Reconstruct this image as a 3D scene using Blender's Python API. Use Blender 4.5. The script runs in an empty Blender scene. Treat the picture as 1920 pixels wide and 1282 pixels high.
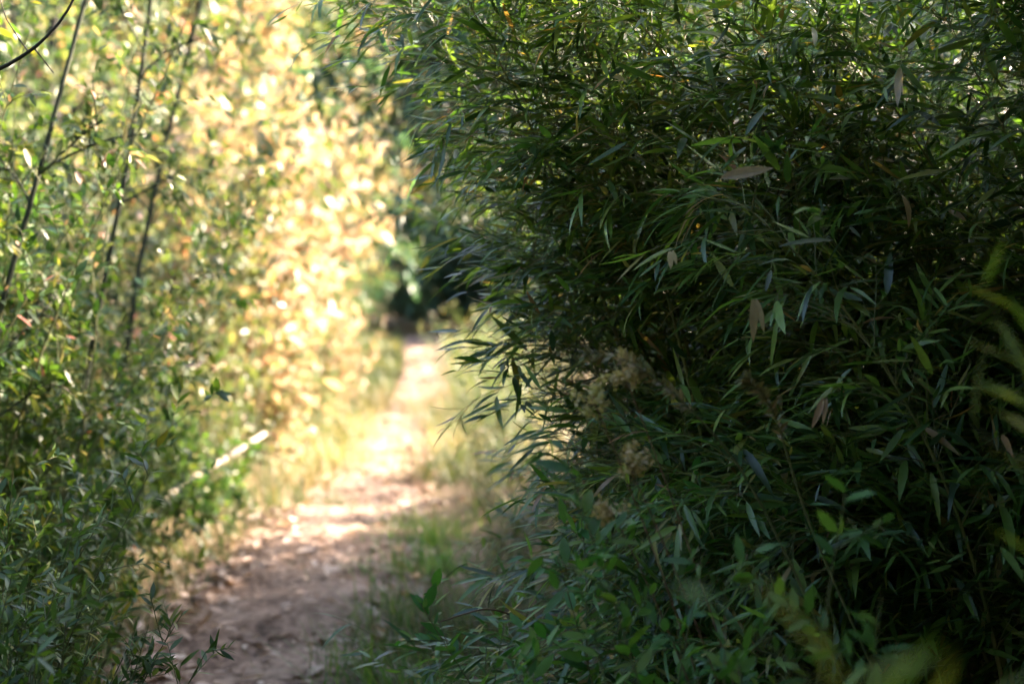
import bpy, math
import numpy as np
R = math.radians
C = bpy.context.scene
COL = C.collection

# ---------------------------------------------------------------- camera, sky, sun, exposure
cam_d = bpy.data.cameras.new('camera'); cam = bpy.data.objects.new('camera', cam_d); COL.objects.link(cam)
cam.location = (0, 0, 1.5); cam.rotation_euler = (R(90 - 1.74), 0, 0)
cam_d.lens = 50; cam_d.sensor_width = 36; cam_d.clip_start = 0.05; cam_d.clip_end = 2000
cam_d.dof.use_dof = True; cam_d.dof.focus_distance = 3.4; cam_d.dof.aperture_fstop = 1.9
C.camera = cam
SUN_EL, SUN_AZ = 30, 28           # azimuth measured from +x (right) towards +y (ahead)
w = bpy.data.worlds.new('World'); C.world = w; w.use_nodes = True
nt = w.node_tree; sky = nt.nodes.new('ShaderNodeTexSky'); sky.sky_type = 'NISHITA'; sky.sun_disc = False
sky.sun_elevation = R(SUN_EL); sky.sun_rotation = R(90 - SUN_AZ); sky.dust_density = 4.0; sky.air_density = .8
nt.links.new(sky.outputs[0], nt.nodes['Background'].inputs[0]); nt.nodes['Background'].inputs[1].default_value = 0.085
sd = bpy.data.lights.new('sun', 'SUN'); sun = bpy.data.objects.new('sun', sd); COL.objects.link(sun)
sd.energy = 4.6; sd.angle = R(0.5); sd.color = (1.0, 0.79, 0.62)
from mathutils import Vector
sv = Vector((math.cos(R(SUN_EL)) * math.cos(R(SUN_AZ)), math.cos(R(SUN_EL)) * math.sin(R(SUN_AZ)), math.sin(R(SUN_EL))))
sun.rotation_euler = sv.to_track_quat('Z', 'Y').to_euler()
C.view_settings.view_transform = 'Standard'; C.view_settings.look = 'None'; C.view_settings.gamma = 1
C.view_settings.exposure = 3.92
C.render.engine = 'CYCLES'
cy = C.cycles; cy.max_bounces = 7; cy.diffuse_bounces = 4; cy.glossy_bounces = 2; cy.transmission_bounces = 4
cy.caustics_reflective = False; cy.caustics_refractive = False; cy.use_denoising = True; cy.denoising_prefilter = 'ACCURATE'
cy.sample_clamp_indirect = 6; cy.use_adaptive_sampling = True; cy.adaptive_threshold = 0.012

# ---------------------------------------------------------------- helpers
def nrm(a): return a / np.maximum(np.linalg.norm(a, axis=-1, keepdims=True), 1e-9)

class Geo:
    def __init__(s): s.v = []; s.q = []; s.r = []; s.n = 0
    def add(s, v, q, r):
        s.v.append(v); s.q.append(q + s.n); s.r.append(r); s.n += len(v)
    def build(s, name, mat, parent=None, loc=None, smooth=True):
        v = np.concatenate(s.v).astype(np.float32); q = np.concatenate(s.q).astype(np.int32); r = np.concatenate(s.r).astype(np.float32)
        m = bpy.data.meshes.new(name)
        m.vertices.add(len(v)); m.vertices.foreach_set('co', v.ravel())
        m.loops.add(q.size); m.loops.foreach_set('vertex_index', q.ravel())
        m.polygons.add(len(q)); m.polygons.foreach_set('loop_start', np.arange(0, q.size, 4, dtype=np.int32))
        m.polygons.foreach_set('use_smooth', np.full(len(q), smooth))
        a = m.attributes.new('rnd', 'FLOAT', 'POINT'); a.data.foreach_set('value', r)
        m.update(calc_edges=True); m.materials.append(mat)
        o = bpy.data.objects.new(name, m); COL.objects.link(o)
        if parent: o.parent = parent
        if loc is not None: o.location = loc
        return o

def grow(P, D, L, k, rng, grav=0.3, wob=0.08):
    """M curved twigs of k points each; grav bends them down (negative: up)"""
    M = len(P); out = np.zeros((M, k, 3)); out[:, 0] = P; d = nrm(D.copy())
    L = np.broadcast_to(L, (M,)); g = np.broadcast_to(grav, (M,))
    for i in range(1, k):
        d = d + rng.normal(0, wob, (M, 3)); d[:, 2] -= g / (k - 1); d = nrm(d)
        out[:, i] = out[:, i - 1] + d * (L / (k - 1))[:, None]
    return out

def sample(pts, idx, t):
    k = pts.shape[1]; f = np.clip(t, 0, .9999) * (k - 1); i = f.astype(int); f = (f - i)[:, None]
    a = pts[idx, i]; b = pts[idx, i + 1]
    return a * (1 - f) + b * f, nrm(b - a)

def perp(T, rng):
    r = rng.normal(0, 1, T.shape); return nrm(r - T * (r * T).sum(1, keepdims=True))

def tubes(g, pts, r0, r1, sides, rnd):
    M, k, _ = pts.shape
    T = nrm(np.gradient(pts, axis=1))
    ref = np.where(np.abs(T[:, :1, 2:3]) > .9, np.array([[[1., 0, 0]]]), np.array([[[0, 0, 1.]]]))
    S = nrm(np.cross(T, ref)); N = np.cross(S, T)
    r0 = np.broadcast_to(r0, (M,)); r1 = np.broadcast_to(r1, (M,))
    rad = r0[:, None] + (r1 - r0)[:, None] * np.linspace(0, 1, k)[None]
    a = np.arange(sides) * 2 * np.pi / sides
    v = pts[:, :, None] + rad[:, :, None, None] * (np.cos(a)[None, None, :, None] * S[:, :, None] + np.sin(a)[None, None, :, None] * N[:, :, None])
    base = (np.arange(M) * k * sides)[:, None, None]; i = np.arange(k - 1)[None, :, None] * sides; j = np.arange(sides)[None, None]
    j2 = (j + 1) % sides
    q = np.stack([base + i + j, base + i + j2, base + i + sides + j2, base + i + sides + j], -1).reshape(-1, 4)
    g.add(v.reshape(-1, 3), q, np.repeat(np.broadcast_to(rnd, (M,)), k * sides))

BAMBOO = (np.array([0, .06, .25, .5, .78, 1]), np.array([.04, .45, .95, 1, .62, .02]))
OVAL = (np.array([0, .3, .65, 1]), np.array([.08, .9, .85, .03]))
NARROW = (np.array([0, .25, .6, 1]), np.array([.06, .8, .9, .03]))
BLADE = (np.array([0, .35, .7, 1]), np.array([.9, 1, .7, .03]))

def leaves(g, P, D, U, L, W, rnd, bend=.2, fold=.18, prof=BAMBOO, twist=None):
    N = len(P); D = nrm(D); S = nrm(np.cross(D, U)); Nn = np.cross(S, D)
    L = np.broadcast_to(L, (N,)); W = np.broadcast_to(W, (N,)); bend = np.broadcast_to(bend, (N,))
    ts, ws = prof; k = len(ts); out = np.zeros((N, k, 3, 3))
    for i, (t, wd) in enumerate(zip(ts, ws)):
        c = P + D * (L * t)[:, None] - Nn * (L * bend * t * t)[:, None]
        h = (W * wd * .5)[:, None]
        out[:, i, 0] = c - S * h + Nn * h * fold; out[:, i, 1] = c; out[:, i, 2] = c + S * h + Nn * h * fold
    b = (np.arange(N) * k * 3)[:, None, None]; i = (np.arange(k - 1) * 3)[None, :, None]; j = np.arange(2)[None, None]
    q = np.stack([b + i + j, b + i + j + 1, b + i + j + 4, b + i + j + 3], -1).reshape(-1, 4)
    g.add(out.reshape(-1, 3), q, np.repeat(np.broadcast_to(rnd, (N,)), k * 3))

def tag(o, label, cat, group=None, kind=None):
    if kind: o['kind'] = kind
    if label: o['label'] = label
    if cat: o['category'] = cat
    if group: o['group'] = group
    return o
def empty(name, loc, rz=0, s=1.0):
    o = bpy.data.objects.new(name, None); COL.objects.link(o); o.location = loc; o.rotation_euler.z = R(rz); o.scale = (s, s, s)
    o.empty_display_size = .1
    return o
def copy_plant(src, loc, rz, s, label, cat=None, group=None):
    r = src.copy(); COL.objects.link(r); r.location = loc; r.rotation_euler.z = R(rz); r.scale = (s, s, s)
    for ch in src.children:
        c = ch.copy(); COL.objects.link(c); c.parent = r
    tag(r, label, cat or src['category'], group or src.get('group'))
    return r

# ---------------------------------------------------------------- terrain
PY = np.array([-5, 0, 5.5, 8.2, 10.3, 13.8, 18.2, 22, 30, 38, 46, 60])
PC = np.array([-.6, -.75, -1.0, -1.06, -1.10, -1.14, -1.48, -1.36, -1.80, -2.45, -1.2, 2.5])
PH = np.array([.5, .5, .52, .53, .42, .33, .32, .45, .5, .55, .6, .6])
def path_c(y): return np.interp(y, PY, PC)
def path_h(y): return np.interp(y, PY, PH)
def bump(x, y):
    return .022 * np.sin(5.3 * x + 1.7 * np.sin(3.3 * y)) * np.sin(6.1 * y + 2.2 * np.sin(2.7 * x)) + .010 * np.sin(13 * x + 3 * np.sin(7 * y)) * np.sin(12 * y + 2 * np.sin(9 * x)) + (.018 * np.sin(2.1 * x + 1.3 * y) + .014 * np.sin(4.7 * x - 2.9 * y + 1) + .010 * np.sin(7.9 * y + 3.1 * x + 2) + .006 * np.sin(17 * x + 11 * y))
def hgt(x, y):
    x = np.asarray(x, float); y = np.asarray(y, float)
    d = np.abs(x - path_c(y)) - path_h(y)
    bank = .14 * np.clip(d / .9, 0, 1) ** 1.5
    rise = np.interp(y, [0, 17, 20, 23, 26, 38, 60, 3000], [0, 0, -.10, .02, .08, .45, .7, .7])
    near = np.clip(1 - np.hypot(x, y - 20) / 70, 0, 1) ** .5
    return (bump(x, y) + bank) * near + rise
def H(x, y): return float(hgt(x, y))

def grid(xs, ys, dz, fn=None):
    X, Y = np.meshgrid(xs, ys); 
    if fn: X, Y = fn(X, Y)
    Z = hgt(X, Y) + dz
    v = np.stack([X, Y, Z], -1).reshape(-1, 3); nx = len(xs); ny = len(ys)
    i = (np.arange(ny - 1) * nx)[:, None]; j = np.arange(nx - 1)[None]
    q = np.stack([i + j, i + j + 1, i + j + nx + 1, i + j + nx], -1).reshape(-1, 4)
    g = Geo(); g.add(v, q, np.zeros(len(v))); return g

# ---------------------------------------------------------------- materials
def ramp(nt, fac, stops):
    n = nt.nodes.new('ShaderNodeValToRGB'); e = n.color_ramp.elements
    while len(e) < len(stops): e.new(.5)
    for el, (p, c) in zip(e, stops): el.position = p; el.color = (*c, 1)
    nt.links.new(fac, n.inputs[0]); return n.outputs[0]
def leaf_mat(name, stops, trans=.4, tcol=(1.9, 1.9, .55), rough=.38, spec=.5, huevar=.03):
    m = bpy.data.materials.new(name); m.use_nodes = True; nt = m.node_tree; b = nt.nodes['Principled BSDF']
    at = nt.nodes.new('ShaderNodeAttribute'); at.attribute_name = 'rnd'
    col = ramp(nt, at.outputs['Fac'], stops)
    oi = nt.nodes.new('ShaderNodeObjectInfo'); hs = nt.nodes.new('ShaderNodeHueSaturation')
    mr = nt.nodes.new('ShaderNodeMapRange'); mr.inputs[3].default_value = .5 - huevar; mr.inputs[4].default_value = .5 + huevar * .6
    nt.links.new(oi.outputs['Random'], mr.inputs[0]); nt.links.new(mr.outputs[0], hs.inputs['Hue']); nt.links.new(col, hs.inputs['Color'])
    # fine mottling on the blade
    tc = nt.nodes.new('ShaderNodeTexCoord'); nz = nt.nodes.new('ShaderNodeTexNoise'); nz.inputs['Scale'].default_value = 60
    nt.links.new(tc.outputs['Object'], nz.inputs['Vector'])
    mv = nt.nodes.new('ShaderNodeMapRange'); mv.inputs[3].default_value = .75; mv.inputs[4].default_value = 1.25
    nt.links.new(nz.outputs[0], mv.inputs[0]); nt.links.new(mv.outputs[0], hs.inputs['Value'])
    c = hs.outputs[0]
    nt.links.new(c, b.inputs['Base Color']); b.inputs['Roughness'].default_value = rough; b.inputs['Specular IOR Level'].default_value = spec
    tr = nt.nodes.new('ShaderNodeBsdfTranslucent'); mx = nt.nodes.new('ShaderNodeMix'); mx.data_type = 'RGBA'; mx.blend_type = 'MULTIPLY'
    mx.inputs[0].default_value = 1; nt.links.new(c, mx.inputs[6]); mx.inputs[7].default_value = (*tcol, 1); nt.links.new(mx.outputs[2], tr.inputs[0])
    sh = nt.nodes.new('ShaderNodeMixShader'); sh.inputs[0].default_value = trans
    nt.links.new(b.outputs[0], sh.inputs[1]); nt.links.new(tr.outputs[0], sh.inputs[2]); nt.links.new(sh.outputs[0], nt.nodes['Material Output'].inputs[0])
    return m
def bark_mat(name, c1, c2, scale=25, rough=.75):
    m = bpy.data.materials.new(name); m.use_nodes = True; nt = m.node_tree; b = nt.nodes['Principled BSDF']
    tc = nt.nodes.new('ShaderNodeTexCoord'); nz = nt.nodes.new('ShaderNodeTexNoise'); nz.inputs['Scale'].default_value = scale; nz.inputs['Detail'].default_value = 5
    nt.links.new(tc.outputs['Object'], nz.inputs['Vector'])
    nt.links.new(ramp(nt, nz.outputs[0], [(.35, c1), (.65, c2)]), b.inputs['Base Color']); b.inputs['Roughness'].default_value = rough
    return m
def soil_mat(name, stops, litter):
    m = bpy.data.materials.new(name); m.use_nodes = True; nt = m.node_tree; b = nt.nodes['Principled BSDF']
    tc = nt.nodes.new('ShaderNodeTexCoord')
    def noise(s, d=6):
        n = nt.nodes.new('ShaderNodeTexNoise'); n.inputs['Scale'].default_value = s; n.inputs['Detail'].default_value = d; n.inputs['Roughness'].default_value = .65
        nt.links.new(tc.outputs['Object'], n.inputs['Vector']); return n.outputs[0]
    a = noise(1.7); c = noise(22)
    mx = nt.nodes.new('ShaderNodeMix'); mx.inputs[0].default_value = .5; nt.links.new(a, mx.inputs[2]); nt.links.new(c, mx.inputs[3])
    nt.links.new(ramp(nt, mx.outputs[0], stops), b.inputs['Base Color']); b.inputs['Roughness'].default_value = .95; b.inputs['Specular IOR Level'].default_value = .2
    bp = nt.nodes.new('ShaderNodeBump'); bp.inputs['Strength'].default_value = .7; bp.inputs['Distance'].default_value = .03
    nt.links.new(noise(14, 9), bp.inputs['Height']); nt.links.new(bp.outputs[0], b.inputs['Normal'])
    return m

G1, G2, G3 = (.028, .060, .022), (.045, .090, .026), (.075, .115, .030)
YEL, BRN, PALE = (.28, .24, .04), (.20, .115, .05), (.22, .23, .10)
M_BAM = leaf_mat('bamboo_leaf', [(0, (.016, .042, .018)), (.3, (.040, .098, .030)), (.6, (.090, .170, .045)), (.84, (.15, .24, .07)), (.95, (.19, .20, .06)), (.985, (.26, .19, .10)), (1, (.30, .16, .08))], .36, (1.7, 1.8, .5), .32, .6)
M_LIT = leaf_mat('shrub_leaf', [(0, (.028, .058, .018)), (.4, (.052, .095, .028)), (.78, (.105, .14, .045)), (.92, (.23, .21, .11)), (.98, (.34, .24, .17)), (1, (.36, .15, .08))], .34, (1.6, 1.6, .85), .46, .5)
M_WARM = leaf_mat('tree_leaf', [(0, (.13, .14, .07)), (.3, (.23, .20, .11)), (.65, (.33, .255, .165)), (.88, (.42, .32, .235)), (.97, (.40, .22, .13))], .36, (1.25, 1.12, .85), .5, .2)  # autumn leaf tones, raised with the peach glow of sunlit foliage
M_TEAL = leaf_mat('far_leaf', [(0, (.04, .095, .07)), (.5, (.06, .13, .09)), (.9, (.10, .16, .08)), (.98, (.20, .20, .08))], .25, (1.5, 1.8, .8), .45, .3)
M_WEED = leaf_mat('weed_leaf', [(0, (.035, .10, .035)), (.5, (.06, .15, .045)), (.9, (.12, .20, .06))], .38, (1.8, 2.0, .5), .45, .22)
M_YEL = leaf_mat('sunlit_yellow_weed_leaf', [(0, (.10, .15, .03)), (.5, (.17, .20, .04)), (1, (.26, .24, .05))], .42, (1.7, 1.7, .5), .5, .2)  # yellow sunlight on the near leaves put into their colour
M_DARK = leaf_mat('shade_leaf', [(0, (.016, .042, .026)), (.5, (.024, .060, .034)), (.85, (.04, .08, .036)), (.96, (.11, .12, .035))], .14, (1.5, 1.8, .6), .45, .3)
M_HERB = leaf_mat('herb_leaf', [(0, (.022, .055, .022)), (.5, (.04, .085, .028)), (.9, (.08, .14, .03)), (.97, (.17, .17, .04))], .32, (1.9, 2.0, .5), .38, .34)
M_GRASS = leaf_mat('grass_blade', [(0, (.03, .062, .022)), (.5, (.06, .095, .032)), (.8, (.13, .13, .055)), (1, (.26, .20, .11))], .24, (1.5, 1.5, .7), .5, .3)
M_LGRASS = leaf_mat('lit_grass_blade', [(0, (.11, .13, .05)), (.5, (.21, .19, .09)), (.85, (.32, .26, .15)), (1, (.36, .27, .18))], .36, (1.4, 1.35, .8), .45, .4)  # paler copy of grass_blade, sunlight put into the colour
M_DRY = leaf_mat('dry_leaf', [(0, (.08, .05, .03)), (.3, (.20, .135, .09)), (.7, (.38, .29, .22)), (1, (.52, .44, .37))], .2, (1.3, 1.1, .7), .6, .3)
M_DRYF = leaf_mat('dry_flower', [(0, (.28, .27, .11)), (.5, (.44, .40, .20)), (1, (.55, .46, .32))], .3, (1.3, 1.2, .6), .7, .2)
M_CULM = bark_mat('bamboo_culm', (.10, .12, .04), (.16, .15, .06), 18, .45)
M_TWIG = bark_mat('brown_twig', (.09, .05, .03), (.17, .10, .06))
M_BARK = bark_mat('dark_bark', (.012, .012, .010), (.028, .025, .019), rough=.9)
M_PALEW = bark_mat('pale_wood', (.20, .165, .13), (.34, .29, .24), 22)  # pale wood tone varied by noise
M_SAP = bark_mat('sapling_bark', (.014, .020, .010), (.030, .038, .018), rough=.9)
M_STEM = bark_mat('green_stem', (.05, .075, .025), (.10, .10, .035))
M_PATH = soil_mat('path_soil', [(.38, (.045, .03, .022)), (.47, (.14, .095, .072)), (.56, (.27, .195, .15)), (.72, (.42, .325, .262))], 0)
M_GND = soil_mat('forest_floor', [(.30, (.05, .035, .02)), (.5, (.11, .08, .045)), (.7, (.18, .14, .08))], 0)

# ---------------------------------------------------------------- ground and path
xs = np.unique(np.concatenate([np.linspace(-2000, -40, 12), np.linspace(-40, -6, 24), np.linspace(-6, 5, 111), np.linspace(5, 40, 24), np.linspace(40, 2000, 12)]))
ys = np.unique(np.concatenate([np.linspace(-2000, -20, 10), np.linspace(-20, 2, 15), np.linspace(2, 26, 201), np.linspace(26, 60, 60), np.linspace(60, 3000, 16)]))
o = grid(xs, ys, 0).build('ground', M_GND); o['kind'] = 'structure'
def warp(X, Y):
    e = path_h(Y) + .05 * np.sin(1.9 * Y) + .04 * np.sin(4.3 * Y + 1) + .02 * np.sin(11 * Y)
    c = path_c(Y) + .03 * np.sin(2.7 * Y + 2)
    return c + X * e * 1.0, Y
o = grid(np.linspace(-1, 1, 41), np.linspace(1.5, 58, 700), .012, warp).build('path', M_PATH); o['kind'] = 'structure'

# ---------------------------------------------------------------- plant builders
def bamboo(name, rng, culms, loc, label, group='bamboo clumps of the right hand hedge', lsize=.095, rz=0, cat='bamboo', dens=1.0, bare=.12):
    """culms: list of (azimuth, length, start angle, end angle, base dx, dy)"""
    root = empty(name, loc, rz); tag(root, label, cat, group)
    lg = Geo()
    for (az, ln, a0, a1, dx, dy) in culms:
        K = 18; s = np.linspace(0, 1, K); th = R(a0) + (R(a1) - R(a0)) * s ** 1.6
        azs = R(az) + np.cumsum(rng.normal(0, .03, K))
        d = np.stack([np.sin(th) * np.cos(azs), np.sin(th) * np.sin(azs), np.cos(th)], 1)
        pts = np.array([dx, dy, -.05]) + np.concatenate([[np.zeros(3)], np.cumsum(d[:-1] * ln / (K - 1), 0)])
        pts = pts[None]
        cg = Geo(); r = .0035 + .0022 * ln; tubes(cg, pts, r, .0012, 6, rng.random())
        nn = max(5, int(ln * dens / .105)); t = np.repeat(np.linspace(bare, .99, nn), 3) + rng.normal(0, .006, nn * 3)
        t = np.clip(t, 0, .995); idx = np.zeros(len(t), int); P, T = sample(pts, idx, t)
        B = (.42 - .20 * t) * rng.uniform(.6, 1.25, len(t)) * (.6 + .15 * ln)
        D = nrm(T * .7 + perp(T, rng) * .75 + np.array([0, 0, .12])); br = grow(P, D, B, 6, rng, .25, .07)
        tubes(cg, br, .0016, .0007, 3, rng.random(len(br)))
        nt_ = 5; bi = np.repeat(np.arange(len(br)), nt_); bt = np.tile(np.linspace(.25, .99, nt_), len(br)) + rng.normal(0, .04, len(bi))
        bt = np.clip(bt, .1, .995)
        P, T = sample(br, bi, bt); side = nrm(np.cross(T, np.array([0, 0, 1.])) ) * np.where(np.arange(len(bi)) % 2, 1, -1)[:, None]
        tw = grow(P, nrm(T * .8 + side * .55 + rng.normal(0, .22, T.shape)), rng.uniform(.04, .13, len(P)), 3, rng, .35, .05)
        tubes(cg, tw, .0009, .0005, 3, rng.random(len(tw)))
        nl = 4; li = np.repeat(np.arange(len(tw)), nl); lt = np.tile(np.array([.35, .6, .85, .995]), len(tw))
        P, T = sample(tw, li, lt); sg = np.tile(np.array([1, -1, 1, 0.]), len(tw))
        side = nrm(np.cross(T, np.array([0, 0, 1.])))
        D = nrm(T * .8 + side * (sg * rng.uniform(.2, .75, len(sg)))[:, None] + np.array([-.38, -.08, -.05]) + rng.normal(0, .30, T.shape))
        U = nrm(np.array([-.25, -.1, 1.]) + rng.normal(0, .36, D.shape))
        L = lsize * rng.uniform(.35, 1.4, len(P)); keep = rng.random(len(P)) < .74
        leaves(lg, P[keep], D[keep], U[keep], L[keep], L[keep] * rng.uniform(.10, .175, keep.sum()), rng.random(keep.sum()), rng.normal(.16, .22, keep.sum()))
        cg.build('culm', M_CULM, root)
    lg.build('foliage', M_BAM, root)
    return root

def fan(rng, n, az, spread, lmin, lmax, a1=(75, 115), r=.25):
    return [(az + np.clip(rng.normal(0, spread), -1.3 * spread, 1.3 * spread), rng.uniform(lmin, lmax), rng.uniform(2, 22), rng.uniform(*a1), rng.normal(0, r), rng.normal(0, r)) for _ in range(n)]

def wand_shrub(name, rng, loc, label, group, n=26, h=3.0, spread=.5, leaf=.04, mat=None, lean=(0, 0), tw=16, nl=9, prof=OVAL, ratio=.38, grav=.25, up=.55, cat='shrub', stem=None, t0=.12):
    root = empty(name, loc); tag(root, label, cat, group)
    P = np.zeros((n, 3)); P[:, :2] = rng.normal(0, spread * .45, (n, 2)); P[:, 2] = -.05
    D = np.concatenate([np.clip(rng.normal(0, .20, (n, 2)), -.33, .33) + np.array(lean), np.ones((n, 1))], 1)
    L = h * rng.uniform(.55, 1.1, n); st = grow(P, D, L, 10, rng, grav, .05)
    sg = Geo(); tubes(sg, st, .003 + .0010 * h, .0010, 5, rng.random(n))
    ti = np.repeat(np.arange(n), tw); tt = rng.uniform(t0, 1, len(ti)); Q, T = sample(st, ti, tt)
    tl = (.16 + .11 * h) * (1.05 - .65 * tt) * rng.uniform(.5, 1.2, len(ti))
    t2 = grow(Q, nrm(T * .6 + perp(T, rng) * .75 + np.array([0, 0, .15])), tl, 5, rng, .25, .07)
    tubes(sg, t2, .0018, .0008, 3, rng.random(len(t2)))
    allp = t2; li = np.repeat(np.arange(len(allp)), nl); lt = np.tile(np.linspace(.12, .99, nl), len(allp)) + rng.normal(0, .03, len(li))
    Q, T = sample(allp, li, np.clip(lt, 0, .99)); lg = Geo()
    Dl = nrm(T * up + perp(T, rng) * .8); U = nrm(np.array([0, 0, 1.]) + rng.normal(0, .5, Dl.shape))
    Ll = leaf * rng.uniform(.6, 1.3, len(Q)); leaves(lg, Q, Dl, U, Ll, Ll * ratio, rng.random(len(Q)), .12, .15, prof)
    # leaves straight on the stems
    li = np.repeat(np.arange(n), 26); Q, T = sample(st, li, rng.uniform(max(.2, t0), 1, len(li)))
    Dl = nrm(T * up + perp(T, rng) * .8); Ll = leaf * rng.uniform(.7, 1.4, len(Q))
    leaves(lg, Q, Dl, nrm(np.array([0, 0, 1.]) + rng.normal(0, .4, Dl.shape)), Ll, Ll * ratio, rng.random(len(Q)), .15, .15, prof)
    sg.build('stems', stem or M_STEM, root); lg.build('foliage', mat or M_LIT, root)
    return root

def tree(name, rng, loc, label, group, h=6, r=.06, lean=(0, 0), bare=.3, limbs=16, reach=1.6, leaf=.07, mat=None, tw=12, sub=4, nl=6, ratio=.42, pull=(0, 0, .25), bark=None, prof=OVAL, tk=10):
    root = empty(name, loc); tag(root, label, 'tree', group)
    tr = grow(np.array([[0, 0, -.1]]), np.array([[lean[0], lean[1], 1.]]), h, tk, rng, 0, .035)
    tg = Geo(); tubes(tg, tr, r, r * .25, 9, .5); tg.build('trunk', bark or M_BARK, root)
    t = rng.uniform(bare, 1, limbs); P, T = sample(tr, np.zeros(limbs, int), t)
    lb = grow(P, nrm(T * .45 + perp(T, rng) * .9 + np.array(pull)), reach * rng.uniform(.6, 1.15, limbs) * (1.15 - .6 * t), 7, rng, .15, .09)
    bg = Geo(); tubes(bg, lb, r * .35, .004, 5, rng.random(limbs))
    ti = np.repeat(np.arange(limbs), tw); P, T = sample(lb, ti, rng.uniform(.2, 1, len(ti)))
    t2 = grow(P, nrm(T * .6 + perp(T, rng) * .8), reach * .38 * rng.uniform(.5, 1.2, len(ti)), 5, rng, .3, .08); tubes(bg, t2, .004, .0015, 3, rng.random(len(t2)))
    si = np.repeat(np.arange(len(t2)), sub); P, T = sample(t2, si, rng.uniform(.25, 1, len(si)))
    t3 = grow(P, nrm(T * .6 + perp(T, rng) * .8), reach * .16 * rng.uniform(.5, 1.2, len(si)), 3, rng, .3, .05)
    li = np.repeat(np.arange(len(t3)), nl); P, T = sample(t3, li, rng.uniform(.1, .99, len(li)))
    D = nrm(T * .5 + perp(T, rng) * .75 + np.array([0, 0, -.25])); L = leaf * rng.uniform(.6, 1.3, len(P)); lg = Geo()
    leaves(lg, P, D, nrm(np.array([0, 0, 1.]) + rng.normal(0, .5, D.shape)), L, L * ratio, rng.random(len(P)), .15, .15, prof)
    bg.build('limbs', bark or M_BARK, root); lg.build('crown', mat or M_WARM, root)
    return root

def tuft(name, rng, loc, label, group, n=90, h=.3, spread=.12, mat=None, lean=(0, 0), cat='grass', width=.005):
    P = np.zeros((n, 3)); P[:, :2] = rng.normal(0, spread, (n, 2)); P[:, 2] = -.02
    D = nrm(np.concatenate([rng.normal(0, .42, (n, 2)) + np.array(lean), np.ones((n, 1))], 1)); L = h * rng.uniform(.45, 1.2, n); g = Geo()
    U = nrm(np.stack([-D[:, 0], -D[:, 1], np.full(n, .25)], 1) + rng.normal(0, .15, (n, 3)))
    leaves(g, P, D, -U, L, width * rng.uniform(.7, 1.3, n), rng.random(n), -rng.uniform(.1, .55, n), .2, BLADE)
    o = g.build(name, mat or M_GRASS, None, loc); return tag(o, label, cat, group)

def rng_(s): return np.random.default_rng(s)
def at(u, v, Y):      # a measured point of the photograph put at its own distance Y
    return np.array([(u - 960) / 2667 * Y, Y, 1.5 - (v - 560) / 2667 * Y])

# ---------------------------------------------------------------- right hand bamboo hedge
HG = 'bamboo clumps of the right hand hedge'
def hedge(seed, x, y, az, n_low, n_high, hi, label, sp=40, lsize=.092, lo=1.5, ha=(50, 92)):
    r = rng_(seed)
    c = fan(r, n_low, az, sp, .8, lo, (70, 112), .18) + fan(r, n_high, az, sp, hi * .65, hi, ha, .22)
    return bamboo('bamboo_clump', r, c, (x, y, H(x, y)), label, HG, lsize, bare=.34)
b1 = hedge(1, 1.32, 4.05, 188, 14, 8, 2.8, 'sharp green bamboo clump forming the hedge edge beside the path', lo=1.6, sp=26, ha=(38, 66))
b2 = hedge(2, 1.38, 3.6, 192, 15, 8, 2.6, 'sharply focused bamboo clump in the middle of the right hedge', sp=24, ha=(40, 75), lo=1.55)
b3 = hedge(3, 2.3, 4.3, 195, 4, 5, 2.6, 'deeply shaded bamboo clump right of the sharp middle clump')
b4 = hedge(4, 1.5, 5.3, 195, 8, 6, 2.5, 'soft bamboo clump just behind the sharp hedge edge')
b5 = hedge(5, 1.35, 6.7, 190, 6, 7, 2.7, 'blurred bamboo clump with low branches over the right path edge')
rest = [(b4, 1.25, 7.9, 30, .85, 'blurred bamboo clump behind the one overhanging the right path edge'),
        (b5, 1.3, 9.2, -20, .7, 'farthest blurred bamboo clump of the right hedge')]
for s, x, y, rz, sc, lab in rest: copy_plant(s, (x, y, H(x, y)), rz, sc, lab)
back = [(b1, 2.1, 4.4, 20, 1.15), (b2, 2.0, 5.4, -30, 1.2), (b4, 1.9, 6.5, 25, 1.15), (b5, 2.0, 7.8, 0, 1.1), (b1, 2.9, 3.7, 10, 1.2), (b3, 2.9, 4.9, 15, 1.3), (b4, 2.9, 6.2, 0, 1.3), (b5, 3.3, 2.7, 0, 1.2)]
for s, x, y, rz, sc in back:
    copy_plant(s, (x, y, H(x, y)), rz, sc, 'dark bamboo clump hidden deep behind the front of the hedge', group='bamboo clumps deep in the hedge')
r = rng_(35)
bamboo('bamboo_clump', r, fan(r, 16, 205, 38, .6, 1.15, (55, 95), .16), (.70, 3.95, H(.70, 3.95)), 'low bamboo clump filling the hedge foot above the grass', HG, .078)
r = rng_(38)
bamboo('bamboo_clump', r, fan(r, 12, 205, 28, .9, 1.3, (42, 75), .16), (1.08, 4.2, H(1.08, 4.2)), 'waist-high bamboo sprays of the hedge edge reaching towards the far path', HG, .082)
r = rng_(34)
bamboo('bamboo_clump', r, fan(r, 11, 197, 24, 1.45, 2.0, (26, 60), .14), (.74, 4.3, H(.74, 4.3)), 'chest-high bamboo sprays holding the hedge edge against the bright path', HG, .088)
r = rng_(32)
bamboo('bamboo_clump', r, fan(r, 7, 198, 14, 2.5, 2.85, (30, 52), .12), (.78, 4.2, H(.78, 4.2)), 'tall sunlit bamboo tips leaning over the path at the top of the hedge', HG, .088, bare=.5)
r = rng_(36)
bamboo('bamboo_clump', r, fan(r, 14, 200, 40, .6, 1.1, (55, 95), .16), (.75, 5.0, H(.75, 5.0)), 'low soft bamboo clump at the hedge foot further along the path', HG, .078)
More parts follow.
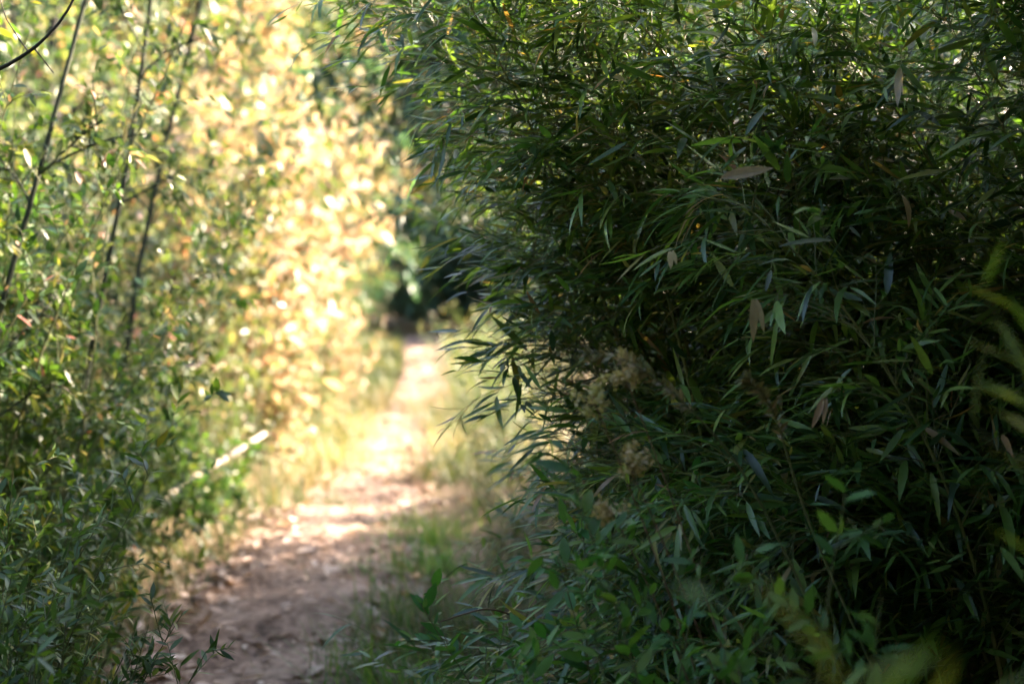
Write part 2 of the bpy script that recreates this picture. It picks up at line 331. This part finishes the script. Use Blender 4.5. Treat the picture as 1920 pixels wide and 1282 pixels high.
r = rng_(37)
n1 = bamboo('bamboo_clump', r, fan(r, 10, 175, 60, 2.4, 3.3, (55, 85), .2), (1.95, .6, H(1.95, .6)), 'dark bamboo added overhead beside the viewer to block the sky', 'bamboo added beside the viewer for shade', .09)  # overhead clumps added to keep sky light off the hedge
for x, y, rz, sc in [(1.9, -.6, 40, 1.1), (2.2, 1.7, -25, 1.05), (2.5, .2, 10, 1.25), (2.7, 2.2, -10, 1.25)]:
    copy_plant(n1, (x, y, H(x, y)), rz, sc, 'dark bamboo added overhead beside the viewer to block the sky')
r = rng_(39)
n2 = bamboo('bamboo_clump', r, fan(r, 10, 185, 32, 3.4, 4.2, (62, 84), .2), (3.0, 2.5, H(3.0, 2.5)), 'tall dark bamboo added as a roof shading the hedge', 'bamboo added as a shading roof', .09, bare=.42)  # roof of culms added to darken the upper right hedge
for x, y, rz, sc in [(3.0, 1.3, 10, 1.05), (3.15, 3.6, -12, 1.05)]:
    copy_plant(n2, (x, y, H(x, y)), rz, sc, 'tall dark bamboo added as a roof shading the hedge')
r = rng_(42)
bamboo('bamboo_clump', r, fan(r, 15, 190, 50, .6, 1.02, (42, 88), .17), (.55, 3.35, H(.55, 3.35)), 'low fresh green bamboo in front of the hedge foot', HG, .08)
wand_shrub('weed_plant', rng_(41), (.735, 1.2, H(.735, 1.2)), 'strongly blurred yellow-green weed nearest the camera at the right edge', 'leafy weeds before the hedge', 3, 1.66, .06, .09, M_YEL, (-.03, 0), 2, 2, NARROW, .12, .12, .6, 'weed', M_STEM, .76)

# overhanging tree behind the hedge
tree('overhanging_tree', rng_(40), (1.0, 8.8, H(1.0, 8.8)), 'dark leafy tree leaning over the path from behind the hedge', None, 4.0, .06, (-.16, -.02), .55, 26, 1.7, .085, M_DARK, 14, 4, 6, .25, (-.6, -.1, .22), prof=NARROW)

# ---------------------------------------------------------------- left bank
LG = 'weeds at the foot of the left bank'
herbs = [(-1.62, 3.2, 1.15, 'tall leafy weed at the extreme left edge'), (-1.2, 3.1, .78, 'low bushy weed in front of the arching weed'), (-1.55, 4.0, 1.2, 'broad dark weed at the left edge behind the feathery one'), (-1.6, 4.6, .95, 'soft dark weed beside the shaded path edge'),
         (-1.22, 3.25, 1.0, 'bright-tipped willow-leaved weed in focus at the lower left corner'), (-1.24, 3.45, .86, 'sharp weed with an arching stem pointing to the path'),
         (-1.45, 3.6, 1.08, 'feathery-topped weed behind the sharp corner weed'), (-1.30, 2.95, .9, 'dark leafy weed cut by the lower left frame corner'), (-1.5, 4.2, 1.0, 'soft dark weed behind the sharp weeds')]
for i, (x, y, h, lab) in enumerate(herbs):
    wand_shrub('weed_plant', rng_(60 + i), (x, y, H(x, y)), lab, LG, 17, h, .22, .046, M_HERB, (-.02, -.02), 10, 8, NARROW, .27, .12, .7, 'weed', M_STEM, .2)
low = [(-2.4, 5.5, 1.7, 'dense dark shrub beside the corner weeds'), (-2.5, 4.6, 2.1, 'dense dark shrub filling the left frame edge'), (-2.5, 6.5, 2.0, 'dense dark shrub below the sapling trunks'), (-1.98, 4.9, 1.4, 'dark green shaded shrub behind the corner weeds'), (-2.3, 5.4, 1.7, 'shaded shrub at the left frame edge'), (-2.0, 6.1, 1.25, 'shaded bushy shrub above the path edge leaves'),
       (-2.35, 7.2, 1.2, 'half-lit shrub beside the pale fallen pole'), (-2.15, 8.6, .7, 'low shrub where shade ends along the left path edge')]
for i, (x, y, h, lab) in enumerate(low):
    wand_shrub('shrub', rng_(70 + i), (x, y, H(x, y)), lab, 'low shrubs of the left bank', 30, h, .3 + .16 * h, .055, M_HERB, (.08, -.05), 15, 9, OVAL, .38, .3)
LIT = 'tall sunlit shrubs of the left bank'
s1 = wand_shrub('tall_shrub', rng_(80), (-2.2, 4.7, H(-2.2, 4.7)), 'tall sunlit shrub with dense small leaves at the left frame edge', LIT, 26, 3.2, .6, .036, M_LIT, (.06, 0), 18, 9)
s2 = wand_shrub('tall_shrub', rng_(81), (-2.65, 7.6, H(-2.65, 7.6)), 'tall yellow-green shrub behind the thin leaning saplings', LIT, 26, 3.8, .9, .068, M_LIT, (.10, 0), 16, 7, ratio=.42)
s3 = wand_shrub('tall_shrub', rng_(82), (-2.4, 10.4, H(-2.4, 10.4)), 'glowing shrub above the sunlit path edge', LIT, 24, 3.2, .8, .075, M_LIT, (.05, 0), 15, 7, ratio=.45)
h1 = wand_shrub('tall_shrub', rng_(84), (-2.55, 4.3, H(-2.55, 4.3)), 'tall shrub coloured dark like the shaded gaps at the far left edge', LIT, 26, 3.3, .8, .055, M_HERB, (.03, 0), 16, 8, ratio=.36)  # darker leaf colour stands in for shaded gaps in the bank
for s, x, y, rz, sc, lab in [(h1, -2.9, 5.9, 60, 1.0, 'dense shrub behind the small-leaved one at the left edge'), (h1, -2.35, 5.2, 220, .8, 'shrub coloured dark like shaded gaps between the lit ones at the left edge'), (h1, -3.5, 6.9, 160, 1.1, 'shrub coloured dark like shaded gaps deep behind the left frame edge'), (s2, -3.6, 8.8, 200, 1.15, 'large sunlit shrub behind the yellow-green one'), (s3, -2.9, 9.2, 40, 1.05, 'sunlit shrub between the sapling trunks and the glowing shrub'),
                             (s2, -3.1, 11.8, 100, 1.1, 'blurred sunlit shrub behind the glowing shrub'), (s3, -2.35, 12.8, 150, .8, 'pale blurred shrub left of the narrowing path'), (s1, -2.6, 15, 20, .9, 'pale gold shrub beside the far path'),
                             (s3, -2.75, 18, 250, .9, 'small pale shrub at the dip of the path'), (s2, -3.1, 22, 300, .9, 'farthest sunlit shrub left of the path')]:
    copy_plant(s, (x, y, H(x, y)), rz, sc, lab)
SG = 'thin leaning saplings on the left'
for i, (x, y, ln, h, rr, lab) in enumerate([(-2.07, 7.0, .21, 5.2, .018, 'thin dark sapling with the longest leaning trunk'), (-1.90, 5.8, .20, 5, .014, 'thin dark sapling left of the longest leaning one'),
                                            (-1.92, 4.6, .20, 4.6, .013, 'dark sapling near the left frame edge'), (-2.95, 6.9, .20, 5, .02, 'dark sapling trunk deep in the left bank shrubs')]):
    tree('sapling', rng_(100 + i), (x, y, H(x, y)), lab, SG, h, rr, (ln * .8, 0), .2, 16, .42, .06, M_LIT, 7, 3, 4, .3, (0, 0, .5), bark=M_SAP, prof=NARROW)
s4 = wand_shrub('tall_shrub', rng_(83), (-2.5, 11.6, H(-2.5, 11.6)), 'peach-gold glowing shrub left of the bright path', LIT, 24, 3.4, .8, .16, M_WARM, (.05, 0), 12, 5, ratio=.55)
for x, y, rz, sc, lab in [(-2.9, 13.6, 60, 1.1, 'peach-gold shrub behind the glowing one'), (-2.7, 16.3, 200, 1.05, 'peach-gold shrub where the path narrows'), (-3.3, 19.5, 300, 1.2, 'peach-gold shrub beyond the narrow path')]:
    copy_plant(s4, (x, y, H(x, y)), rz, sc, lab)
# background trees
BG = 'sunlit trees behind the left bank'
t1 = tree('tree', rng_(120), (-4.6, 13.5, H(-4.6, 13.5)), 'sunlit yellow-green tree behind the blurred left shrubs', BG, 7, .09, (.08, 0), .12, 30, 2.3, .15, M_LIT, 12, 3, 5, .5)
t2 = tree('tree', rng_(121), (-3.9, 17.5, H(-3.9, 17.5)), 'sunlit peach-coloured tree left of the far path', BG, 7, .09, (.08, 0), .1, 30, 2.3, .24, M_WARM, 11, 3, 4, .55)
for s, x, y, rz, sc, lab in [(t1, -6.4, 16, 90, 1.2, 'large golden tree at the back of the left bank'), (t2, -5.6, 21, 130, 1.2, 'pale tree behind the peach-coloured tree'), (t1, -4.0, 24, 220, 1.0, 'pale gold tree left of the path bend'),
                             (t2, -8.5, 22, 30, 1.4, 'tall blurred tree at the far left'), (t1, -6.3, 29, 10, 1.4, 'faint tall tree beyond the gold ones'), (t2, -4.4, 32, 300, 1.1, 'last sunlit tree before the dark thicket')]:
    copy_plant(s, (x, y, H(x, y)), rz, sc, lab)
DG = 'dark trees closing the end of the path'
d1 = tree('thicket_tree', rng_(140), (-1.4, 43, H(-1.4, 43)), 'dark teal tree right behind the end of the path', DG, 8, .12, (0, 0), .02, 60, 3.2, .26, M_TEAL, 18, 4, 7, .5)
for s, x, y, rz, sc, lab in [(d1, -4.6, 44, 70, 1.2, 'dark tree left of the path end'), (d1, 1.8, 41, 140, 1.1, 'dark tree right of the path end'), (d1, -8.5, 44, 200, 1.3, 'dark tree far left behind the sunlit trees'), (d1, 6, 42, 10, 1.3, 'dark tree behind the right hedge'),
                             (d1, -2.6, 52, 290, 1.7, 'tallest dark tree at the end of the path'), (d1, -13, 43, 50, 1.6, 'dark tree at the left behind everything'), (d1, 3.5, 54, 100, 1.8, 'big dark tree behind the thicket'), (d1, -9, 53, 10, 1.8, 'big dark tree at the back behind the left trees'), (d1, 10.5, 46, 300, 1.5, 'dark tree farthest behind the hedge'), (d1, -18, 50, 220, 1.8, 'dark tree at the back, leftmost')]:
    copy_plant(s, (x, y, H(x, y)), rz, sc, lab)
t3 = tree('leaning_tree', rng_(143), (1.2, 24, H(1.2, 24)), 'yellow-green tree arching over the far end of the path', None, 7, .09, (-.2, 0), .5, 34, 2.5, .15, M_LIT, 13, 4, 5, .45, (-.3, 0, .0))
# dark thicket added behind the hedge for shade, and unseen trees behind the viewer
k1 = wand_shrub('thicket_shrub', rng_(150), (3.9, 3.2, H(3.9, 3.2)), 'tall dark shrub added behind the bamboo hedge to shade it', 'dark shrubs added behind the hedge for shade', 44, 4.3, 1.3, .09, M_DARK, (-.04, 0), 20, 9, NARROW, .3, .2)
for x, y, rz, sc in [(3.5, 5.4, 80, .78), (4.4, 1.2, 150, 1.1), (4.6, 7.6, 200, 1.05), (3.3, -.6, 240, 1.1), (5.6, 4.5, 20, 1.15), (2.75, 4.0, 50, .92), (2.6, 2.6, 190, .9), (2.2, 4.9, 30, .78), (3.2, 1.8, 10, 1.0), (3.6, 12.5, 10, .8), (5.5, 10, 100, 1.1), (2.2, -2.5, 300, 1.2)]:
    copy_plant(k1, (x, y, H(x, y)), rz, sc, 'tall dark shrub added behind the bamboo hedge to shade it')
k2 = wand_shrub('thicket_shrub', rng_(151), (2.7, 7.0, H(2.7, 7.0)), 'dense dark shrub added behind the hedge to screen the sun', 'dense shrubs added between the hedge and the sun', 60, 4.8, 1.1, .09, M_DARK, (-.03, 0), 20, 9, NARROW, .32, .12)  # added as shadow casters for the left bank and hedge top
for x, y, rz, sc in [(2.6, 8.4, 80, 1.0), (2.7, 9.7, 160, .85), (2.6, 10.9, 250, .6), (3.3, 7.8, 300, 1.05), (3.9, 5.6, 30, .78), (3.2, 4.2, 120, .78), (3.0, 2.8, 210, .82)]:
    copy_plant(k2, (x, y, H(x, y)), rz, sc, 'dense dark shrub added behind the hedge to screen the sun')
tree('added_shade_tree', rng_(152), (2.7, .9, H(2.7, .9)), 'unseen dark tree added above the near hedge for shade', None, 5.4, .08, (-.05, .02), .48, 40, 2.7, .12, M_DARK, 14, 4, 6, .32, (-.15, .05, 0))  # unseen tree added to cut the sky fill on the hedge
for x, y, rz in [(-3.5, -4.5, 0), (0.5, -6.5, 80), (4.0, -5.5, 190), (-6.5, -1.5, 240), (-2.5, -10, 40), (3, -11, 130)]:
    copy_plant(d1, (x, y, H(x, y)), rz, .95, 'unseen dark tree of the wood behind the viewer, blocking the sky', group='unseen trees of the wood behind the viewer')  # unseen trees of the wood, set here to block the sky
t4 = tree('tree', rng_(122), (-4.9, 15.2, H(-4.9, 15.2)), 'deep green tree standing among the pale sunlit trees', BG, 7, .09, (.05, 0), .1, 30, 2.2, .15, M_TEAL, 12, 3, 5, .5)
for x, y, rz, sc, lab in [(-5.1, 20, 80, 1.1, 'deep green tree behind the peach shrubs'), (-3.7, 27, 200, 1.0, 'deep green tree left of the path bend')]:
    copy_plant(t4, (x, y, H(x, y)), rz, sc, lab)
k3 = wand_shrub('thicket_shrub', rng_(154), (-3.3, 40, H(-3.3, 40)), 'dark shrub at the left side of the path end', 'dark shrubs at the end of the path', 40, 4.2, 1.5, .22, M_TEAL, (0, 0), 18, 8, OVAL, .45, .25)
for x, y, rz, sc, lab in [(-1.3, 41.5, 100, 1.0, 'dark shrub straight behind the path end'), (.6, 39, 200, .9, 'dark shrub at the right side of the path end'), (-5.8, 38.5, 300, 1.1, 'dark shrub left of the path end behind the trees')]:
    copy_plant(k3, (x, y, H(x, y)), rz, sc, lab)
for s, x, y, rz, sc, lab in [(s3, -2.05, 9.9, 30, .38, 'low lit shrub at the left path edge where the sun begins'), (s4, -2.0, 11.6, 130, .40, 'low peach shrub crowding the bright path'), (s3, -1.95, 13.4, 250, .40, 'low pale green shrub crowding the narrowing path'), (s4, -2.1, 15.6, 60, .45, 'low peach shrub farther along the path edge'), (s2, -2.3, 19, 200, .42, 'low shrub at the left of the path dip')]:
    copy_plant(s, (x, y, H(x, y)), rz, sc, lab, group='low lit shrubs crowding the path from the left')
for x, y, rz in [(3.3, 22.5, 20), (3.6, 27.5, 120), (4.2, 33, 210)]:
    copy_plant(t1, (x, y, H(x, y)), rz, .78, 'yellow-green tree added behind the hedge to shade the far path', group='trees added to shade the far path')  # added out of view to throw shade on the far path
copy_plant(s3, (-.12, 9.9, H(-.12, 9.9)), 70, .34, 'low half-lit shrub at the right path edge where the hedge thins', group='low sunlit shrubs right of the far path')
copy_plant(s2, (-.62, 16.0, H(-.62, 16.0)), 140, .34, 'low shrub hugging the right edge of the narrow far path', group='low sunlit shrubs right of the far path')
# right side beyond the hedge: lower, sunlit
RG = 'low sunlit shrubs right of the far path'
for i, (s, x, y, rz, sc, lab) in enumerate([(s3, -.1, 11.8, 0, .40, 'low sunlit shrub right after the hedge ends'), (s2, -.25, 14.2, 90, .38, 'yellow-green shrub right of the narrowing path'), (s3, -.5, 17.5, 180, .42, 'pale shrub right of the path dip'), (s2, .5, 21.5, 30, .55, 'blurred shrub at the right of the path bend')]):
    copy_plant(s, (x, y, H(x, y)), rz, sc, lab, group=RG)

# ---------------------------------------------------------------- path edge
TG = 'grass tufts along the path'
for i, (x, y, n, h, lab) in enumerate([(-.40, 6.4, 240, .3, 'green grass tuft on the right verge of the near path'), (-.45, 7.6, 240, .3, 'grass tuft on the right verge below the hedge edge'), (-.5, 8.8, 240, .3, 'grass tuft on the right verge where the shade ends'), (-.28, 4.9, 260, .42, 'long-bladed grass tuft at the lower middle of the photo'), (-.05, 4.5, 240, .45, 'long-bladed grass tuft under the bent twig'), (-.5, 5.6, 160, .28, 'short grass tuft on the right side of the near path')]):
    tuft('grass_tuft', rng_(230 + i), (x, y, H(x, y)), lab, TG, n, h, .15, M_WEED, (-.15, -.1))
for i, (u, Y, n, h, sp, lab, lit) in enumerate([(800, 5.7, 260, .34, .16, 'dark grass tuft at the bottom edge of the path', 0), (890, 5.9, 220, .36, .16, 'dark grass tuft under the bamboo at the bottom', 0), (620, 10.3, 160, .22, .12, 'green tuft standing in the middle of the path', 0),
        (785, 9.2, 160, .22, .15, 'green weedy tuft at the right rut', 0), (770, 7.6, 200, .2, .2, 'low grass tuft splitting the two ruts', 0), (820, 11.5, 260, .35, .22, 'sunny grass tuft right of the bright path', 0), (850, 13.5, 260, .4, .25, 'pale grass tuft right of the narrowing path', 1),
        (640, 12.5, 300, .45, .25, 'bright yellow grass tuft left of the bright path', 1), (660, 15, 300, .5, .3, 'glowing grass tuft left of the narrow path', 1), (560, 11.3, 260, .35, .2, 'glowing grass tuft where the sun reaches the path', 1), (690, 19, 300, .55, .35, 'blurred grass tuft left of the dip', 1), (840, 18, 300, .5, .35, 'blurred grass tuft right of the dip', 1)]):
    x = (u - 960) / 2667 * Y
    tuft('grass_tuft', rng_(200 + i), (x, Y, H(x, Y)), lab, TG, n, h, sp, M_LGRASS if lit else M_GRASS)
# scattered ground cover along both banks
r = rng_(300); g = Geo(); n = 26000
Y = r.uniform(2.5, 36, n); side = r.random(n) < .5; off = np.abs(r.normal(0, .9, n)) + .02 + .05 * np.sin(3 * Y)
x = path_c(Y) + np.where(side, -1, 1) * (path_h(Y) * 1.02 + off + np.where(side | (Y > 11), 0, .35))
P = np.stack([x, Y, hgt(x, Y) - .01], 1); D = nrm(np.concatenate([r.normal(0, .5, (n, 2)), np.ones((n, 1))], 1)); L = r.uniform(.05, .20, n) * (.7 + .04 * Y)
leaves(g, P, D, nrm(np.stack([D[:, 0], D[:, 1], np.full(n, -.2)], 1) + r.normal(0, .2, (n, 3))), L, L * .05 + .004, r.random(n), -r.uniform(0, .4, n), .2, BLADE)
tag(g.build('grass', M_GRASS), 'short grass and weeds growing along both path edges', 'grass', None, 'stuff')
# fallen leaves
r = rng_(301); g = Geo(); n = 7500
Y = 4 + 20 * r.random(n) ** 2.3; x = path_c(Y) + path_h(Y) * np.where(r.random(n) < .3, r.normal(0, .8, n), np.where(r.random(n) < .5, -1, .9) + r.normal(0, .22, n))
P = np.stack([x, Y, hgt(x, Y) + .018 + r.random(n) * .012], 1); a = r.uniform(0, 2 * np.pi, n); D = np.stack([np.cos(a), np.sin(a), r.normal(0, .18, n)], 1)
L = .035 + .09 * r.random(n) ** 2; leaves(g, P, D, nrm(np.array([0, 0, 1.]) + r.normal(0, .25, (n, 3))), L, L * r.uniform(.25, .6, n), r.random(n) ** .7, r.normal(.1, .2, n), .3, OVAL)
tag(g.build('fallen_leaves', M_DRY), 'dry brown leaves scattered over the soil path', 'leaves', None, 'stuff')

# ---------------------------------------------------------------- single things
def stick(name, pts, r0, r1, mat, label, cat, group=None, extra=None):
    pts = np.array(pts, float); base = pts[0].copy(); g = Geo()
    k = 14; s = np.linspace(0, len(pts) - 1, k); i = np.minimum(s.astype(int), len(pts) - 2); f = (s - i)[:, None]
    p = pts[i] * (1 - f) + pts[i + 1] * f
    p = np.concatenate([p[:1], (p[:-2] + p[1:-1] * 2 + p[2:]) / 4, p[-1:]]) - base
    tubes(g, p[None], r0, r1, 7, .5)
    if extra:
        for e in extra: tubes(g, (np.array(e, float) - base)[None], r1 * .8, r1 * .4, 5, .5)
    return tag(g.build(name, mat, None, base), label, cat, group)
a, b = at(365, 895, 8.6), at(475, 826, 9.3)
stick('fallen_pole', [a + (b - a) * -.5, a, b, b + (b - a) * .2], .022, .016, M_PALEW, 'pale sunlit pole leaning in the left bank shrubs', 'pole')
stick('bare_twig', [at(1090, 1205, 3.3), at(985, 1165, 3.2), at(915, 1140, 3.15), at(850, 1160, 3.1), at(788, 1181, 3.08)], .0028, .0012, M_TWIG, 'bare bent brown twig poking from the hedge over the path', 'twig')
stick('bare_branch', [at(-260, 190, 3.3), at(-100, 165, 3.25), at(0, 137, 3.2), at(70, 95, 3.2), at(125, 40, 3.2), at(160, -30, 3.2)], .006, .0025, M_BARK, 'bare dark branch curving across the upper left corner', 'branch', None,
      [[at(60, 103, 3.2), at(40, 75, 3.2), at(18, 40, 3.2), at(5, 0, 3.2)], [at(70, 95, 3.2), at(90, 120, 3.22), at(105, 140, 3.25)]])
# dried flower heads and arching weeds standing in the hedge
def flower(seed, x0, tip, label, Y0):
    r = rng_(seed); root = empty('dried_flower', (x0, Y0, H(x0, Y0))); tag(root, label, 'flower', 'dried flower heads in the hedge')
    b = np.array([x0, Y0, H(x0, Y0)]); t = np.array(tip) - b; g = Geo()
    s = np.linspace(0, 1, 10)[:, None]; p = t * s + np.array([0, 0, .25]) * (s - s ** 2) * 1.2
    tubes(g, p[None], .0025, .0012, 5, .5)
    n = 8; P, T = sample(p[None], np.zeros(n, int), r.uniform(.955, 1, n)); br = grow(P, nrm(T * .6 + perp(T, r) * .7 + np.array([0, 0, .1])), r.uniform(.02, .055, n), 4, r, .2, .1)
    tubes(g, br, .0009, .0005, 3, .5); g.build('stem', M_TWIG, root)
    li = np.repeat(np.arange(n), 26); P, T = sample(br, li, r.uniform(.35, 1, len(li))); fg = Geo(); L = r.uniform(.006, .014, len(li))
    leaves(fg, P + r.normal(0, .005, P.shape), nrm(T * .5 + perp(T, r)), nrm(r.normal(0, 1, P.shape)), L, L * .6, r.random(len(li)), .2, .3, OVAL); fg.build('flower_head', M_DRYF, root)
flower(400, .62, at(1165, 690, 2.65), 'brown dried flower head uppermost in the hedge', 2.9)
flower(401, .55, at(1110, 745, 2.62), 'brown dried flower head left of the uppermost one', 2.8)
flower(402, .6, at(1175, 865, 2.6), 'brown dried flower head lower in the hedge', 2.8)
flower(403, .55, at(1150, 965, 2.62), 'lowest brown dried flower head in the hedge', 2.8)
def arching(seed, pts, label):
    r = rng_(seed); pts = np.array(pts); b = pts[0].copy(); root = empty('arching_weed', b); tag(root, label, 'weed', 'arching weeds in the hedge')
    k = 20; s = np.linspace(0, len(pts) - 1, k); i = np.minimum(s.astype(int), len(pts) - 2); f = (s - i)[:, None]; p = pts[i] * (1 - f) + pts[i + 1] * f
    for _ in range(3): p[1:-1] = (p[:-2] + 2 * p[1:-1] + p[2:]) / 4
    p -= b; g = Geo(); tubes(g, p[None], .003, .001, 5, .5); g.build('stem', M_STEM, root)
    n = 150; P, T = sample(p[None], np.zeros(n, int), r.uniform(.45, 1, n)); L = r.uniform(.012, .03, n); lg = Geo()
    leaves(lg, P, nrm(T * .6 + perp(T, r) * .7), nrm(np.array([0, 0, 1.]) + r.normal(0, .4, (n, 3))), L, L * .3, .7 + .3 * r.random(n), .2, .2, NARROW); lg.build('foliage', M_GRASS, root)
def gnd(x, y): return np.array([x, y, H(x, y)])
arching(420, [gnd(.95, 2.9), at(1420, 900, 2.75), at(1270, 740, 2.65), at(1180, 672, 2.6), at(1090, 662, 2.6)], 'yellow-green arching weed tip hanging over the dried flowers')
arching(421, [gnd(1.05, 3.0), at(1520, 1000, 2.8), at(1460, 790, 2.75), at(1430, 735, 2.7), at(1395, 708, 2.7)], 'bright green curled weed tip against the dark hedge')
for i, (u, v, Y, L, d, lab) in enumerate([(1350, 335, 2.75, .11, (1, .1, .25), 'large brown dead leaf caught high in the bamboo'), (1545, 745, 2.9, .07, (-.35, 0, -1), 'narrow tan dead leaf hanging in the dark hedge'), (1412, 560, 2.9, .09, (.03, 0, -1), 'narrow brown dead leaf hanging upright in the hedge'), (1255, 470, 3.0, .04, (.1, 0, -1), 'small pale dead leaf shining in the hedge')]):
    r = rng_(450 + i); g = Geo()
    leaves(g, np.zeros((2, 3)) + np.array([[0, 0, 0], [.006, 0, 0]]), np.array([d, (d[0] + .25, d[1], d[2])]), np.array([[0, -1., .3]] * 2), np.array([L, L * .8]), L * np.array([.2, .15]) * (1.6 if i == 3 else 1), np.array([.55, .7]) if i < 3 else np.array([1., 1.]), .15, .4, BAMBOO)
    tag(g.build('dead_leaf', M_DRY, None, at(u, v, Y)), lab, 'leaf', 'dead leaves caught in the hedge')

# leafy weeds growing in front of the hedge foot
for i, (x, y, h, lab) in enumerate([(.20, 2.72, 1.05, 'bright green leafy weed in front of the hedge foot'), (.42, 2.6, 1.12, 'pale green weed with paired leaves at the lower middle of the hedge'), (.3, 3.15, 1.1, 'slender bright weed at the hedge edge near the path'), (.36, 2.4, .86, 'blurred green weed at the bottom of the hedge')]):
    wand_shrub('weed_plant', rng_(500 + i), (x, y, H(x, y)), lab, 'leafy weeds before the hedge', 8, h, .17, .05, M_WEED, (-.02, 0), 7, 6, OVAL, .36, .12, .6, 'weed', M_STEM, .35)
